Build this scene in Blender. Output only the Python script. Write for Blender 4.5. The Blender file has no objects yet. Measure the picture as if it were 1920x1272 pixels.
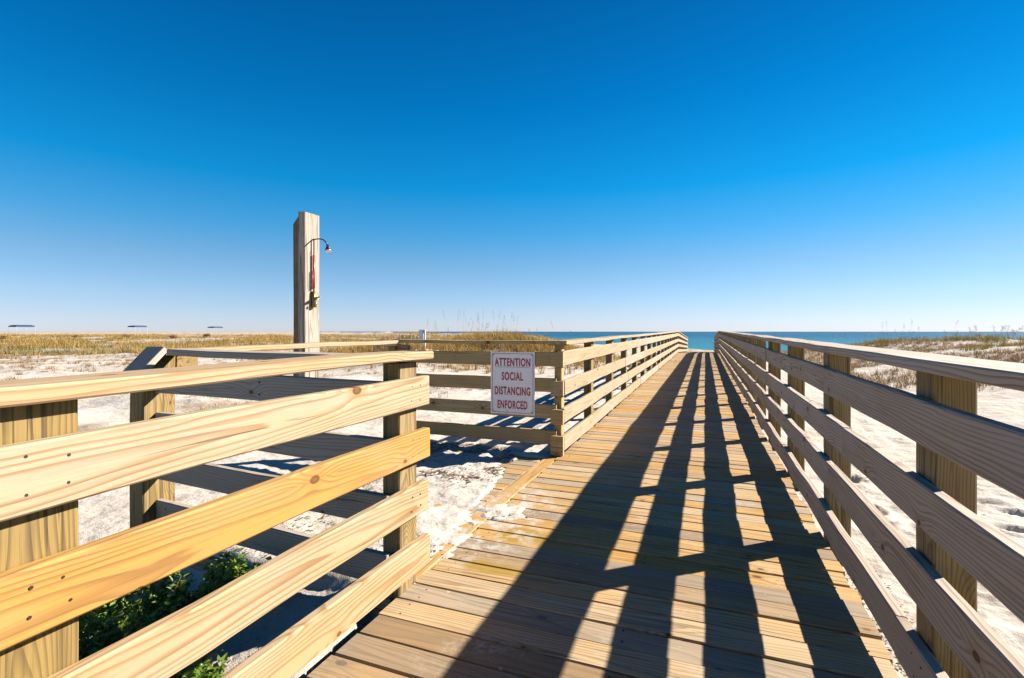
import bpy, math, random
import numpy as np
from mathutils import Vector, Matrix
random.seed(7); rng = np.random.default_rng(7)
S = bpy.context.scene
COL = S.collection
R = math.radians

# ------------------------------------------------------------------ camera
F = 934.0 / 1920.0                      # focal length / frame width
YAW = math.atan2(362.0, 934.0)
EYE = 1.2
cam = bpy.data.cameras.new('camera')
cam.sensor_width = 36; cam.lens = 36 * F
cam.shift_y = -14.0 / 1920.0
cam.clip_start = 0.05; cam.clip_end = 60000
co = bpy.data.objects.new('camera', cam); COL.objects.link(co)
co.location = (0, 0, EYE); co.rotation_euler = (R(90), 0, YAW)
S.camera = co

# ------------------------------------------------------------------ sky and sun
SUN_D = Vector((1.31, 1.11, 1.0)).normalized()       # towards the sun
ELEV = math.asin(SUN_D.z); AZ = math.atan2(SUN_D.x, SUN_D.y)   # from +Y, clockwise
w = bpy.data.worlds.new('World'); S.world = w; w.use_nodes = True
nt = w.node_tree; nt.nodes.clear()
out = nt.nodes.new('ShaderNodeOutputWorld'); bg = nt.nodes.new('ShaderNodeBackground')
sky = nt.nodes.new('ShaderNodeTexSky'); sky.sky_type = 'NISHITA'; sky.sun_disc = False
sky.sun_elevation = ELEV; sky.sun_rotation = AZ
sky.air_density = 1.0; sky.dust_density = 0.1; sky.ozone_density = 3.0; sky.altitude = 0
hs = nt.nodes.new('ShaderNodeHueSaturation')
hs.inputs['Saturation'].default_value = 1.35; hs.inputs['Value'].default_value = 2.5 * 0.98
gm = nt.nodes.new('ShaderNodeGamma'); gm.inputs[1].default_value = .64
nt.links.new(sky.outputs[0], gm.inputs[0]); nt.links.new(gm.outputs[0], hs.inputs['Color'])
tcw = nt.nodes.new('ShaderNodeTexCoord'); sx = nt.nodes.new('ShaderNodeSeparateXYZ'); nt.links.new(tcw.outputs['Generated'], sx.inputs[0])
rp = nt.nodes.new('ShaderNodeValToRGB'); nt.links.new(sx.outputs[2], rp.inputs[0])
SKY = ((0.0, (1.38, 1.56, 2.4)), (.05, (1.18, 1.42, 2.0)), (.13, (.88, 1.32, 1.72)), (.19, (.42, 1.30, 1.80)), (.27, (.05, 1.22, 1.84)), (.41, (.01, .93, 1.58)), (.6, (.01, .62, 1.15)), (1.0, (.01, .28, .6)))  # tint by elevation; overhead stops, out of view, darkened to cut ambient light
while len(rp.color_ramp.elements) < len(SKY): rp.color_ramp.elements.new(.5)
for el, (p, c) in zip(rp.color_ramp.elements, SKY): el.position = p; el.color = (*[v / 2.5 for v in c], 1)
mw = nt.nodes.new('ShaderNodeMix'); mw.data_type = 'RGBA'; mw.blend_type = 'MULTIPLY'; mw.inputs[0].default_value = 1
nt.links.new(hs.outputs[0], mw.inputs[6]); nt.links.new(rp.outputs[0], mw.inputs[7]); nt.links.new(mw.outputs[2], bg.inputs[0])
bg.inputs[1].default_value = 0.05
nt.links.new(bg.outputs[0], out.inputs[0])
sl = bpy.data.lights.new('sun', 'SUN'); sl.energy = 5.0; sl.angle = R(0.5); sl.color = (1.0, 0.93, 0.82)
so = bpy.data.objects.new('sun', sl); COL.objects.link(so)
so.rotation_euler = (-SUN_D).to_track_quat('-Z', 'Y').to_euler()
so.location = (30, 25, 30)
S.view_settings.view_transform = 'Standard'; S.view_settings.look = 'None'
S.view_settings.exposure = 1.58; S.view_settings.gamma = 1.0
S.render.engine = 'CYCLES'
S.cycles.max_bounces = 6; S.cycles.diffuse_bounces = 1

# ------------------------------------------------------------------ node helper
class NT:
    def __init__(s, name):
        s.m = bpy.data.materials.new(name); s.m.use_nodes = True
        s.t = s.m.node_tree; s.t.nodes.clear()
        s.out = s.t.nodes.new('ShaderNodeOutputMaterial')
        s.b = s.t.nodes.new('ShaderNodeBsdfPrincipled')
        s.t.links.new(s.b.outputs[0], s.out.inputs[0])
    def n(s, typ, **kw):
        n = s.t.nodes.new(typ)
        for k, v in kw.items(): setattr(n, k, v)
        return n
    def put(s, sock, v):
        if v is None: return
        if isinstance(v, bpy.types.NodeSocket): s.t.links.new(v, sock)
        elif isinstance(v, (tuple, list)) and len(v) == 3 and sock.type == 'RGBA': sock.default_value = (*v, 1)
        else: sock.default_value = v
    def math(s, op, a, b=None, c=None, clamp=False):
        n = s.n('ShaderNodeMath', operation=op, use_clamp=clamp)
        for i, v in enumerate((a, b, c)): s.put(n.inputs[i], v)
        return n.outputs[0]
    def vmath(s, op, a, b=None):
        n = s.n('ShaderNodeVectorMath', operation=op)
        s.put(n.inputs[0], a); s.put(n.inputs[1], b)
        return n.outputs[0]
    def sep(s, v):
        n = s.n('ShaderNodeSeparateXYZ'); s.put(n.inputs[0], v); return n.outputs
    def comb(s, x, y, z):
        n = s.n('ShaderNodeCombineXYZ')
        for i, v in enumerate((x, y, z)): s.put(n.inputs[i], v)
        return n.outputs[0]
    def mix(s, f, a, b, mode='MIX'):
        n = s.n('ShaderNodeMix', data_type='RGBA', blend_type=mode); n.clamp_factor = True
        s.put(n.inputs[0], f); s.put(n.inputs[6], a); s.put(n.inputs[7], b)
        return n.outputs[2]
    def ramp(s, f, stops, interp='LINEAR'):
        n = s.n('ShaderNodeValToRGB'); n.color_ramp.interpolation = interp
        e = n.color_ramp.elements
        while len(e) < len(stops): e.new(0.5)
        for el, (p, c) in zip(e, stops):
            el.position = p
            el.color = (c, c, c, 1) if not isinstance(c, tuple) else (*c, 1)
        s.put(n.inputs[0], f); return n.outputs[0]
    def sstep(s, v, a, b):
        n = s.n('ShaderNodeMapRange', interpolation_type='SMOOTHSTEP'); n.clamp = True
        s.put(n.inputs[0], v); n.inputs[1].default_value = a; n.inputs[2].default_value = b
        n.inputs[3].default_value = 0; n.inputs[4].default_value = 1
        return n.outputs[0]
    def noise(s, v, scale, detail=3, rough=.55, dist=0):
        n = s.n('ShaderNodeTexNoise'); s.put(n.inputs['Vector'], v)
        n.inputs['Scale'].default_value = scale; n.inputs['Detail'].default_value = detail
        n.inputs['Roughness'].default_value = rough; n.inputs['Distortion'].default_value = dist
        return n.outputs[0]
    def attr(s, name):
        return s.n('ShaderNodeAttribute', attribute_name=name).outputs['Vector']
    def bump(s, h, strength, dist):
        n = s.n('ShaderNodeBump'); n.inputs['Strength'].default_value = strength
        n.inputs['Distance'].default_value = dist; s.put(n.inputs['Height'], h)
        s.t.links.new(n.outputs[0], s.b.inputs['Normal'])

def plain(name, col, rough=.6, metal=0, var=.15, scale=30, bump=0.0):
    k = NT(name)
    tc = k.n('ShaderNodeTexCoord').outputs['Object']
    f = k.noise(tc, scale, 4)
    c = k.mix(f, tuple(x * (1 - var) for x in col), tuple(min(1, x * (1 + var)) for x in col))
    k.put(k.b.inputs['Base Color'], c); k.b.inputs['Roughness'].default_value = rough
    k.b.inputs['Metallic'].default_value = metal
    if bump: k.bump(f, .5, bump)
    return k.m

def wood(name, pale, warm, ring_c, knot_c=(.10, .045, .015), grey=(.30, .26, .22), greyness=0.1, contrast=.6,
         ring=.013, sand=0.0, knots=1.0, rough=.75, moss=0.0, cracks=0, plank=0, streak=.35, alive=.62):
    k = NT(name)
    g = k.attr('gr'); r3 = k.sep(k.attr('bv'))
    x, y, z = k.sep(g)
    # low-frequency wander of the grain
    n1 = k.noise(k.comb(k.math('MULTIPLY', x, 1.3), k.math('MULTIPLY', y, 7), k.math('MULTIPLY', z, 7)), 1.0, 2)
    n1 = k.math('MULTIPLY', k.math('SUBTRACT', n1, .5), .06)
    # knots
    vx = k.comb(k.math('MULTIPLY', x, 1.7), k.math('MULTIPLY', k.math('ADD', y, .07), 6.5), 0)
    vo = k.n('ShaderNodeTexVoronoi', voronoi_dimensions='2D', feature='F1'); k.put(vo.inputs['Vector'], vx)
    vo.inputs['Scale'].default_value = 1.0; vo.inputs['Randomness'].default_value = .85
    px, py, _ = k.sep(vo.outputs['Position'])
    vc = k.sep(vo.outputs['Color'])
    dx = k.math('SUBTRACT', x, k.math('DIVIDE', px, 1.7))
    dy = k.math('SUBTRACT', k.math('ADD', y, .07), k.math('DIVIDE', py, 6.5))
    dx2 = k.math('MULTIPLY', dx, .62)
    d = k.math('SQRT', k.math('ADD', k.math('MULTIPLY', dx2, dx2), k.math('MULTIPLY', dy, dy)))
    alive = k.math('GREATER_THAN', vc[0], alive if knots >= 1 else .8)
    rad = k.math('MULTIPLY_ADD', vc[1], .010, .006)
    dn = k.math('DIVIDE', d, rad)
    kn = k.math('MULTIPLY', k.math('SUBTRACT', 1, k.sstep(dn, .8, 1.25)), alive)
    halo = k.math('MULTIPLY', k.math('SUBTRACT', 1, k.sstep(dn, 1.0, 3.6)), alive)
    bend = k.math('MULTIPLY', k.math('MULTIPLY', k.math('EXPONENT', k.math('MULTIPLY', k.math('MULTIPLY', d, d), -420)), .028), alive)
    sgn = k.math('SIGN', dy)
    # growth rings
    yy = k.math('ADD', k.math('ADD', y, n1), k.math('MULTIPLY', bend, sgn))
    yy = k.math('ADD', yy, k.math('MULTIPLY', k.math('SUBTRACT', r3[0], .5), .11))
    yy = k.math('ADD', yy, k.math('MULTIPLY', k.math('SINE', k.math('MULTIPLY', x, .9)), .05))
    zz = k.math('ADD', k.math('MULTIPLY_ADD', r3[1], .05, .015), z)
    rr = k.math('SQRT', k.math('ADD', k.math('MULTIPLY', yy, yy), k.math('MULTIPLY', zz, zz)))
    rr = k.math('ADD', rr, k.math('MULTIPLY', x, .013))
    wob = k.noise(k.comb(k.math('MULTIPLY', x, .7), k.math('MULTIPLY', y, 22), k.math('MULTIPLY', z, 22)), 1.0, 2)
    rr = k.math('ADD', rr, k.math('MULTIPLY', k.math('SUBTRACT', wob, .5), .013))
    ph = k.math('FRACT', k.math('DIVIDE', rr, ring))
    late = k.math('MULTIPLY', k.sstep(ph, .40, .92), k.math('SUBTRACT', 1, k.sstep(ph, .93, 1.0)))
    late = k.math('MULTIPLY', late, k.math('MULTIPLY_ADD', k.noise(g, 3, 2), .9, .35), clamp=True)
    fib = k.noise(k.comb(k.math('MULTIPLY', x, 6), k.math('MULTIPLY', y, 260), k.math('MULTIPLY', z, 260)), 1.0, 3)
    blotch = k.noise(k.comb(k.math('MULTIPLY', x, 1.5), k.math('MULTIPLY', y, 6), k.math('MULTIPLY', z, 6)), 1.0, 4, .6)
    tone = k.math('ADD', k.math('MULTIPLY', r3[2], 1.05), k.math('MULTIPLY', k.math('SUBTRACT', blotch, .5), 1.3), clamp=True)
    base = k.mix(tone, pale, warm)
    c = k.mix(k.math('MULTIPLY', late, contrast), base, ring_c)
    c = k.mix(k.math('MULTIPLY', k.math('SUBTRACT', fib, .35), .8, clamp=True), c, k.mix(.45, c, (.05, .035, .02)))
    wn = k.noise(g, 2.3, 5, .65)
    stk = k.noise(k.comb(k.math('MULTIPLY', x, 1.6), k.math('MULTIPLY', y, 48), k.math('MULTIPLY', z, 48)), 1.0, 4, .65)
    c = k.mix(k.math('MULTIPLY', k.sstep(stk, .5, .72), streak), c, k.mix(.6, c, (.035, .022, .012)))
    gf = k.math('MULTIPLY', k.sstep(wn, .35, .7), greyness)
    gf = k.math('ADD', gf, greyness * .6, clamp=True)
    c = k.mix(gf, c, k.mix(k.math('MULTIPLY', late, .5), grey, tuple(v * .45 for v in grey)))
    c = k.mix(k.math('MULTIPLY', halo, .55), c, k.mix(.5, warm, ring_c))
    c = k.mix(kn, c, k.mix(k.sstep(dn, .3, .9), k.mix(.5, knot_c, ring_c), knot_c))
    # drying cracks along the grain
    crk = k.noise(k.comb(k.math('MULTIPLY', x, 2.2), k.math('MULTIPLY', y, 75), k.math('MULTIPLY', z, 75)), 1.0, 2)
    if cracks:
        ck2 = k.noise(k.comb(k.math('MULTIPLY', x, 1.1), k.math('MULTIPLY', y, 42), k.math('MULTIPLY', z, 42)), 1.0, 1)
        crk = k.math('MAXIMUM', k.sstep(crk, .62, .68), k.sstep(ck2, .60, .65))
    else: crk = k.sstep(crk, .70, .76)
    c = k.mix(k.math('MULTIPLY', crk, .55 + .3 * greyness), c, (.05, .033, .02))
    if moss:
        ms = k.sstep(k.noise(g, 9, 3), .45, .7)
        c = k.mix(k.math('MULTIPLY', ms, moss), c, (.075, .075, .02))
    if plank:
        c = k.mix(k.math('MULTIPLY', k.sstep(r3[1], .7, .9), .5), c, k.mix(k.math('MULTIPLY', stk, .9), (.30, .27, .235), (.10, .08, .06)))
        c = k.mix(k.math('MULTIPLY', k.sstep(r3[0], .75, 1.0), .5), c, (.15, .095, .05))
        P = k.n('ShaderNodeNewGeometry').outputs['Position']
        q = k.sep(P); e = k.math('ADD', k.math('POWER', k.math('DIVIDE', k.math('ADD', q[0], 1.02), .22), 2.0), k.math('POWER', k.math('DIVIDE', k.math('SUBTRACT', q[1], 2.30), .07), 2.0))
        e2 = k.math('ADD', k.math('POWER', k.math('DIVIDE', k.math('ADD', q[0], .98), .2), 2.0), k.math('POWER', k.math('DIVIDE', k.math('SUBTRACT', q[1], 2.72), .12), 2.0))
        e = k.math('ADD', k.math('MINIMUM', e, e2), k.math('MULTIPLY', k.noise(P, 11, 4, .6), 1.2))
        c = k.mix(k.math('MULTIPLY', k.math('SUBTRACT', 1, k.sstep(e, .9, 1.7)), .8), c, (.26, .155, .015))
    if sand:
        P = k.n('ShaderNodeNewGeometry').outputs['Position']
        sn = k.math('MULTIPLY', k.sstep(k.noise(P, 2.1, 6, .7), .52, .72), k.sstep(k.noise(P, 60, 3), .3, .75))
        nz = k.sep(k.n('ShaderNodeNewGeometry').outputs['Normal'])[2]
        c = k.mix(k.math('MULTIPLY', k.math('MULTIPLY', sn, sand), k.sstep(nz, .5, .9)), c, (.40, .36, .31))
        pq = k.sep(P); pe = k.math('ADD', k.math('POWER', k.math('DIVIDE', k.math('ADD', pq[0], 1.22), .42), 2.0), k.math('POWER', k.math('DIVIDE', k.math('SUBTRACT', pq[1], 2.95), .85), 2.0))
        pe = k.math('MULTIPLY', k.math('SUBTRACT', 1, k.sstep(pe, .0, 1.0)), k.sstep(k.noise(P, 9, 6, .75), .47, .60))
        c = k.mix(pe, c, (.43, .39, .34))
        sp = k.sstep(k.noise(P, 26, 2, .5), .73, .77)
        c = k.mix(k.math('MULTIPLY', sp, .5 * sand), c, (.44, .41, .38))
    k.put(k.b.inputs['Base Color'], c)
    k.b.inputs['Roughness'].default_value = rough
    k.b.inputs['Specular IOR Level'].default_value = .25
    hgt = k.math('ADD', k.math('MULTIPLY', late, .5), k.math('MULTIPLY', fib, .6))
    hgt = k.math('SUBTRACT', hgt, k.math('MULTIPLY', crk, 1.6))
    hgt = k.math('SUBTRACT', hgt, k.math('MULTIPLY', kn, .8))
    k.bump(hgt, .45, .0018)
    return k.m

M = {}
M['pine'] = wood('new_pine', (.385, .30, .20), (.40, .215, .045), (.22, .10, .025), greyness=.05, contrast=.85, ring=.0105, knots=1, alive=.5, streak=.35)
M['pineback'] = wood('pine_back', (.40, .34, .28), (.36, .29, .2), (.17, .12, .08), greyness=.25, grey=(.32, .28, .25), contrast=.75)
M['brownrail'] = wood('brown_rail', (.47, .34, .17), (.43, .27, .09), (.17, .105, .035), greyness=.05, contrast=.8, streak=.5)
M['rail'] = wood('weathered_pine', (.49, .39, .30), (.43, .31, .19), (.14, .085, .05), greyness=.40,
                 grey=(.36, .31, .28), contrast=.9, knots=1, streak=.6, alive=.5)
M['long'] = wood('dry_pine', (.37, .295, .20), (.33, .235, .11), (.19, .115, .055), greyness=.22, grey=(.28, .24, .20), contrast=.6)
M['post'] = wood('treated_post', (.31, .225, .115), (.26, .17, .05), (.08, .045, .015), greyness=.07, grey=(.22, .18, .14), contrast=.75, ring=.0085, knots=0, moss=.14, cracks=1, streak=.7)
M['deck'] = wood('deck_plank', (.47, .335, .19), (.46, .245, .045), (.075, .038, .016), greyness=.10, grey=(.24, .20, .16),
                 contrast=.55, ring=.013, sand=1.0, knots=0, plank=1, streak=.9)
M['shade'] = wood('stained_shaded_timber', (.22, .17, .13), (.17, .11, .06), (.06, .035, .02), greyness=.1, grey=(.2, .17, .14), contrast=.8, ring=.02, moss=.5, cracks=1, streak=.8)  # brown stain plus the shaded side of the shower post, put into the colour
M['nail'] = plain('nail_steel', (.035, .02, .015), .6, .3)

# ------------------------------------------------------------------ mesh builder for boards
class MB:
    def __init__(s): s.v = []; s.f = []; s.g = []; s.b = []; s.mi = []; s.sm = []
    def face(s, idx, gs, bv, mi=0, smooth=False):
        s.f.append(idx); s.g += gs; s.b += [bv] * len(idx); s.mi.append(mi); s.sm.append(smooth)
    def board(s, o, ax, ay, az, L, W, T, bev=.004, seg=None, warp=.0024, bv=None, tone=None, cutA=0., cutB=0., ch0=0., ch1=0.):
        """o = middle of the start section; cut slants the ends across the width"""
        ax, ay, az, o = Vector(ax), Vector(ay), Vector(az), Vector(o)
        if bv is None: bv = (random.random(), random.random(), random.random() if tone is None else tone)
        ox = random.uniform(0, 200)
        seg = seg or max(1, int(L / .35))
        w2, t2 = W / 2, T / 2
        sec = [(-w2 + bev, -t2), (w2 - bev, -t2), (w2, -t2 + bev), (w2, t2 - bev), (w2 - bev, t2), (-w2 + bev, t2), (-w2, t2 - bev), (-w2, -t2 + bev)]
        base = len(s.v); ww = [random.gauss(0, warp) for _ in range(seg + 1)]; wz = [random.gauss(0, warp) for _ in range(seg + 1)]
        co = []
        for i in range(seg + 1):
            q = L * i / seg
            for (a, b) in sec:
                qq = q
                if i == 0: qq += cutA * a
                if i == seg: qq += cutB * a
                s.v.append(o + ax * qq + ay * (a + ww[i]) + az * (b + wz[i])); co.append((qq + ox, a, b))
        for i in range(seg):
            for j in range(8):
                j2 = (j + 1) % 8
                q = [i * 8 + j, i * 8 + j2, (i + 1) * 8 + j2, (i + 1) * 8 + j]
                s.face([base + t for t in q], [co[t] for t in q], bv)
        q = list(range(8))[::-1]; s.face([base + t for t in q], [(co[t][0] * 1, co[t][1], co[t][2]) for t in q], bv)
        q = [seg * 8 + j for j in range(8)]; s.face([base + t for t in q], [co[t] for t in q], bv)
        return bv
    def disc(s, c, n, r, mi=1, h=.0012):
        c = Vector(c); n = Vector(n)
        s.tube([c - n * .006, c + n * h], r, 7, mi)
    def tube(s, pts, rad, K=8, mi=0):
        pts = [Vector(p) for p in pts]; base = len(s.v); n = len(pts)
        if not isinstance(rad, (list, tuple)): rad = [rad] * n
        prev = None
        for i, p in enumerate(pts):
            t = (pts[min(i + 1, n - 1)] - pts[max(i - 1, 0)]).normalized()
            a = t.orthogonal().normalized() if prev is None else (prev - t * prev.dot(t)).normalized()
            prev = a; b = t.cross(a)
            for j in range(K):
                th = 2 * math.pi * j / K
                s.v.append(p + (a * math.cos(th) + b * math.sin(th)) * rad[i])
        for i in range(n - 1):
            for j in range(K):
                j2 = (j + 1) % K
                s.face([base + i * K + j, base + i * K + j2, base + (i + 1) * K + j2, base + (i + 1) * K + j], [(0, 0, 0)] * 4, (0, 0, 0), mi, True)
        s.face([base + j for j in range(K)][::-1], [(0, 0, 0)] * K, (0, 0, 0), mi)
        s.face([base + (n - 1) * K + j for j in range(K)], [(0, 0, 0)] * K, (0, 0, 0), mi)
    def box(s, c, d, mi=0):
        c = Vector(c); d = Vector(d) / 2; base = len(s.v)
        for sx in (-1, 1):
            for sy in (-1, 1):
                for sz in (-1, 1): s.v.append(c + Vector((sx * d.x, sy * d.y, sz * d.z)))
        for q in ((0, 1, 3, 2), (4, 6, 7, 5), (0, 4, 5, 1), (2, 3, 7, 6), (0, 2, 6, 4), (1, 5, 7, 3)):
            s.face([base + t for t in q], [tuple(s.v[base + t]) for t in q], (.5, .5, .5), mi)
    def obj(s, name, mats, parent=None, origin=None):
        me = bpy.data.meshes.new(name)
        og = Vector(origin) if origin is not None else Vector((0, 0, 0))
        me.from_pydata([tuple(Vector(v) - og) for v in s.v], [], s.f)
        a = me.attributes.new('gr', 'FLOAT_VECTOR', 'CORNER'); a.data.foreach_set('vector', np.array(s.g, 'f').ravel())
        a = me.attributes.new('bv', 'FLOAT_VECTOR', 'CORNER'); a.data.foreach_set('vector', np.array(s.b, 'f').ravel())
        if not isinstance(mats, (list, tuple)): mats = [mats]
        for m in mats: me.materials.append(m)
        me.polygons.foreach_set('material_index', s.mi); me.polygons.foreach_set('use_smooth', s.sm)
        me.update()
        o = bpy.data.objects.new(name, me); COL.objects.link(o)
        if parent: o.parent = parent; o.location = og - parent.location
        else: o.location = og
        return o

def tag(o, label=None, cat=None, group=None, kind=None):
    if label: o['label'] = label
    if cat: o['category'] = cat
    if group: o['group'] = group
    if kind: o['kind'] = kind
    return o
def thing(name, loc, label, cat, group=None):
    o = bpy.data.objects.new(name, None); o.empty_display_size = .2
    COL.objects.link(o); o.location = loc
    return tag(o, label, cat, group)

# ------------------------------------------------------------------ numpy noise
_P = rng.random((64, 64))
def vnoise(x, y):
    xi = np.floor(x).astype(int); yi = np.floor(y).astype(int); fx = x - xi; fy = y - yi
    fx = fx * fx * (3 - 2 * fx); fy = fy * fy * (3 - 2 * fy)
    g = lambda a, b: _P[a % 64, b % 64]
    return (g(xi, yi) * (1 - fx) * (1 - fy) + g(xi + 1, yi) * fx * (1 - fy) + g(xi, yi + 1) * (1 - fx) * fy + g(xi + 1, yi + 1) * fx * fy) - .5
def fbm(x, y, o=4, r=.5):
    s = 0; a = 1.0
    for i in range(o):
        s = s + a * vnoise(x * 2 ** i + 17.3 * i, y * 2 ** i + 9.1 * i); a *= r
    return s
def sst(v, a, b):
    t = np.clip((v - a) / (b - a), 0, 1); return t * t * (3 - 2 * t)

SL = .0048
def dz(y):                         # deck surface height along the walk
    if y <= 26.4: return SL * y
    return SL * 26.4 - (y - 26.4) * .034
YE = 41.0
# ------------------------------------------------------------------ terrain
foot = []
for _ in range(900):               # footprints in the loose sand
    X = rng.uniform(.9, 9); Y = rng.uniform(-.5, 20)
    foot.append((X, Y, rng.uniform(.09, .16), rng.uniform(.05, .09), rng.uniform(0, 3.14), rng.uniform(.015, .04)))
for _ in range(220):
    foot.append((rng.uniform(-9, -1.5), rng.uniform(4.8, 14), .13, .07, rng.uniform(0, 3.14), rng.uniform(.012, .03)))
for _ in range(26):
    foot.append((rng.uniform(-3.0, -1.4), rng.uniform(2.1, 4.5), .13, .06, rng.uniform(0, 3.14), rng.uniform(.004, .014)))
foot = np.array(foot)
def height(X, Y, feet=True):
    d = np.hypot(X, Y)
    s = (X + Y) / math.sqrt(2)
    h = -.10 + .05 * fbm(X * .35, Y * .35, 3) + .035 * fbm(X * 1.7 + 5, Y * 1.7, 3)
    h = h + sst(d, 7, 40) * .42 * fbm(X * .11 + 3, Y * .11 + 8, 4)
    # hummocky dune surface left and right
    h = h + .13 * sst(np.abs(X + .3), 4.5, 9) * fbm(X * .8, Y * .8 + 31, 4, .6)
    # dune ridge on the right
    rid = sst(X - .03 * Y, 2.5, 10.5) * (1 - .6 * sst(X, 13, 24)) * sst(Y, -6, 10)
    h = h + rid * (.86 + .35 * fbm(X * .16, Y * .13 + 4, 3)) * (1 - sst(s, 30, 44))
    # mound behind the sign railing
    mx, my = -8.2, 19.5
    h = h + .98 * np.exp(-(((X - mx) / 3.6) ** 2 + ((Y - my) / 2.6) ** 2))
    h = h + .55 * np.exp(-(((X + 14.5) / 3.4) ** 2 + ((Y - 21) / 2.6) ** 2))
    h = h + .62 * np.exp(-(((X + 9.9) / 1.5) ** 2 + ((Y - 15.4) / 1.5) ** 2))
    # low near the foreground railing
    h = h + .10 * sst(X, -2.6, -2.1) * sst(Y, .9, 1.8) * (1 - sst(Y, 1.95, 2.05)) * (X < -1.3)
    h = h - .10 * (1 - sst(Y, 1.3, 2.0)) * sst(-X, 1.0, 1.6) * (1 - sst(-X, 4, 7))
    # beach falls to the sea
    h = h - 1.9 * sst(s, 27, 53) - 3 * sst(s, 52, 80)
    h = h + 1.75 * np.exp(-((s - 40 - 4 * fbm(X * .03, Y * .03 + 2, 2)) / 9) ** 2) * sst(-X, 14, 34) * (.92 + .35 * fbm(X * .06, Y * .06 + 9, 3))
    # keep clear of the boardwalk
    edge = (X > -1.42) & (X < .80) & (Y < 44)
    lim = np.where(Y <= 26.4, SL * Y, SL * 26.4 - (Y - 26.4) * .034) - .13
    h = np.where(edge, np.minimum(h, lim + .03 * fbm(X * 6, Y * 6, 2)), h)
    # sand blown over the side platform
    a = sst(X, -3.35, -3.0) * (1 - sst(X, -1.40 , -1.30)) * sst(Y, 1.86, 1.94) * (1 - sst(Y, 4.7, 5.1))
    plat = .030 + .03 * fbm(X * 1.1 + 2, Y * 1.1, 3) + .014 * fbm(X * 6, Y * 6, 3)
    n_ = fbm(X * 8 + 3, Y * 8, 4, .6)
    # bare wedge along the walk and strip by the sign railing
    we = sst(X + .05 * n_, -1.43 - .15 * (Y - 2.75), -1.36 - .15 * (Y - 2.75)) * sst(Y, 2.6, 2.85) * (1 - sst(Y, 4.35, 4.5))
    we = np.maximum(we, sst(X + .05 * fbm(X * 9, Y * 9, 2), -1.72, -1.62) * sst(Y + .06 * fbm(X * 7, Y * 7, 2), 4.02, 4.08) * (1 - sst(Y, 4.18, 4.26)))
    wl = sst(Y + .3 * X + .1 * fbm(X * 5, Y * 5, 3), 2.32, 2.42) * (1 - sst(Y, 3.1, 3.3)) * sst(-X, 2.9, 3.0)
    plat = plat - .075 * we - .05 * wl
    h = h * (1 - a) + plat * a
    # tongue of sand lying over the plank ends
    n = fbm(X * 7, Y * 7, 4, .6)
    cx = -1.52; r = np.hypot((X - cx) / .27, (Y - 2.42) / .62)
    r = np.minimum(r, np.hypot((X + 1.22) / .17, (Y - 3.0) / .20))
    t = 1 - sst(r + .75 * n, .6, 1.25)
    inz = (X > -1.5) & (X < -.5) & (Y > 1.8) & (Y < 3.4)
    h = h + (.010 * fbm(X * 13, Y * 13, 4, .7)) * (np.abs(X) < 6) * (Y < 9)
    spill = -.05 + (.072 + .02 * fbm(X * 16, Y * 16, 2)) * t
    h = np.where(inz & (Y > 2.02 - .1 * (X + 1.3)), np.maximum(h, spill), h)
    if feet:
        near = (Y < 22) & (Y > -1) & (np.abs(X) < 10)
        hf = np.zeros_like(h)
        Xn, Yn = X[near], Y[near]; acc = np.zeros_like(Xn)
        for (fx, fy, a1, b1, th, dp) in foot:
            m = (np.abs(Xn - fx) < .35) & (np.abs(Yn - fy) < .35)
            if not m.any(): continue
            ux, uy = Xn[m] - fx, Yn[m] - fy
            c, s_ = math.cos(th), math.sin(th)
            q = ((ux * c + uy * s_) / a1) ** 2 + ((-ux * s_ + uy * c) / b1) ** 2
            acc[m] += dp * (-np.exp(-q * q) + .45 * np.exp(-((np.sqrt(q) - 1.5) / .4) ** 2))
        hf[near] = acc
        ok = ~edge
        h = h + hf * ok
    return h
def axis(lo, hi, st, far, gr=1.045, smax=400):
    a = list(np.arange(lo, hi, st)); s = st; x = a[-1]
    while x < far: s = min(s * gr, smax); x += s; a.append(x)
    s = st; x = a[0]; b = []
    while x > -far: s = min(s * gr, smax); x -= s; b.append(x)
    return np.array(b[::-1] + a)
ax_ = axis(-3.6, 1.6, .024, 5000, 1.04); ay_ = axis(.8, 5.0, .024, 5000, 1.04); ay_ = ay_[ay_ > -14]
GX, GY = np.meshgrid(ax_, ay_)
H = height(GX, GY)
ny, nx = GX.shape
verts = np.stack([GX, GY, H], -1).reshape(-1, 3)
i = np.arange(nx - 1)[None, :] + nx * np.arange(ny - 1)[:, None]
quads = np.stack([i, i + 1, i + nx + 1, i + nx], -1).reshape(-1, 4)
def npmesh(name, verts, faces, mats, smooth=True, rnd=None):
    me = bpy.data.meshes.new(name); k = faces.shape[1]
    me.vertices.add(len(verts)); me.vertices.foreach_set('co', verts.astype('f').ravel())
    me.loops.add(faces.size); me.loops.foreach_set('vertex_index', faces.astype('i').ravel())
    me.polygons.add(len(faces)); me.polygons.foreach_set('loop_start', np.arange(0, faces.size, k, dtype='i'))
    me.polygons.foreach_set('loop_total', np.full(len(faces), k, 'i'))
    me.polygons.foreach_set('use_smooth', np.full(len(faces), smooth))
    me.update(calc_edges=True)
    if rnd is not None:
        a = me.attributes.new('bv', 'FLOAT_VECTOR', 'POINT'); a.data.foreach_set('vector', rnd.astype('f').ravel())
    for m in (mats if isinstance(mats, list) else [mats]): me.materials.append(m)
    o = bpy.data.objects.new(name, me); COL.objects.link(o); return o

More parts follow.
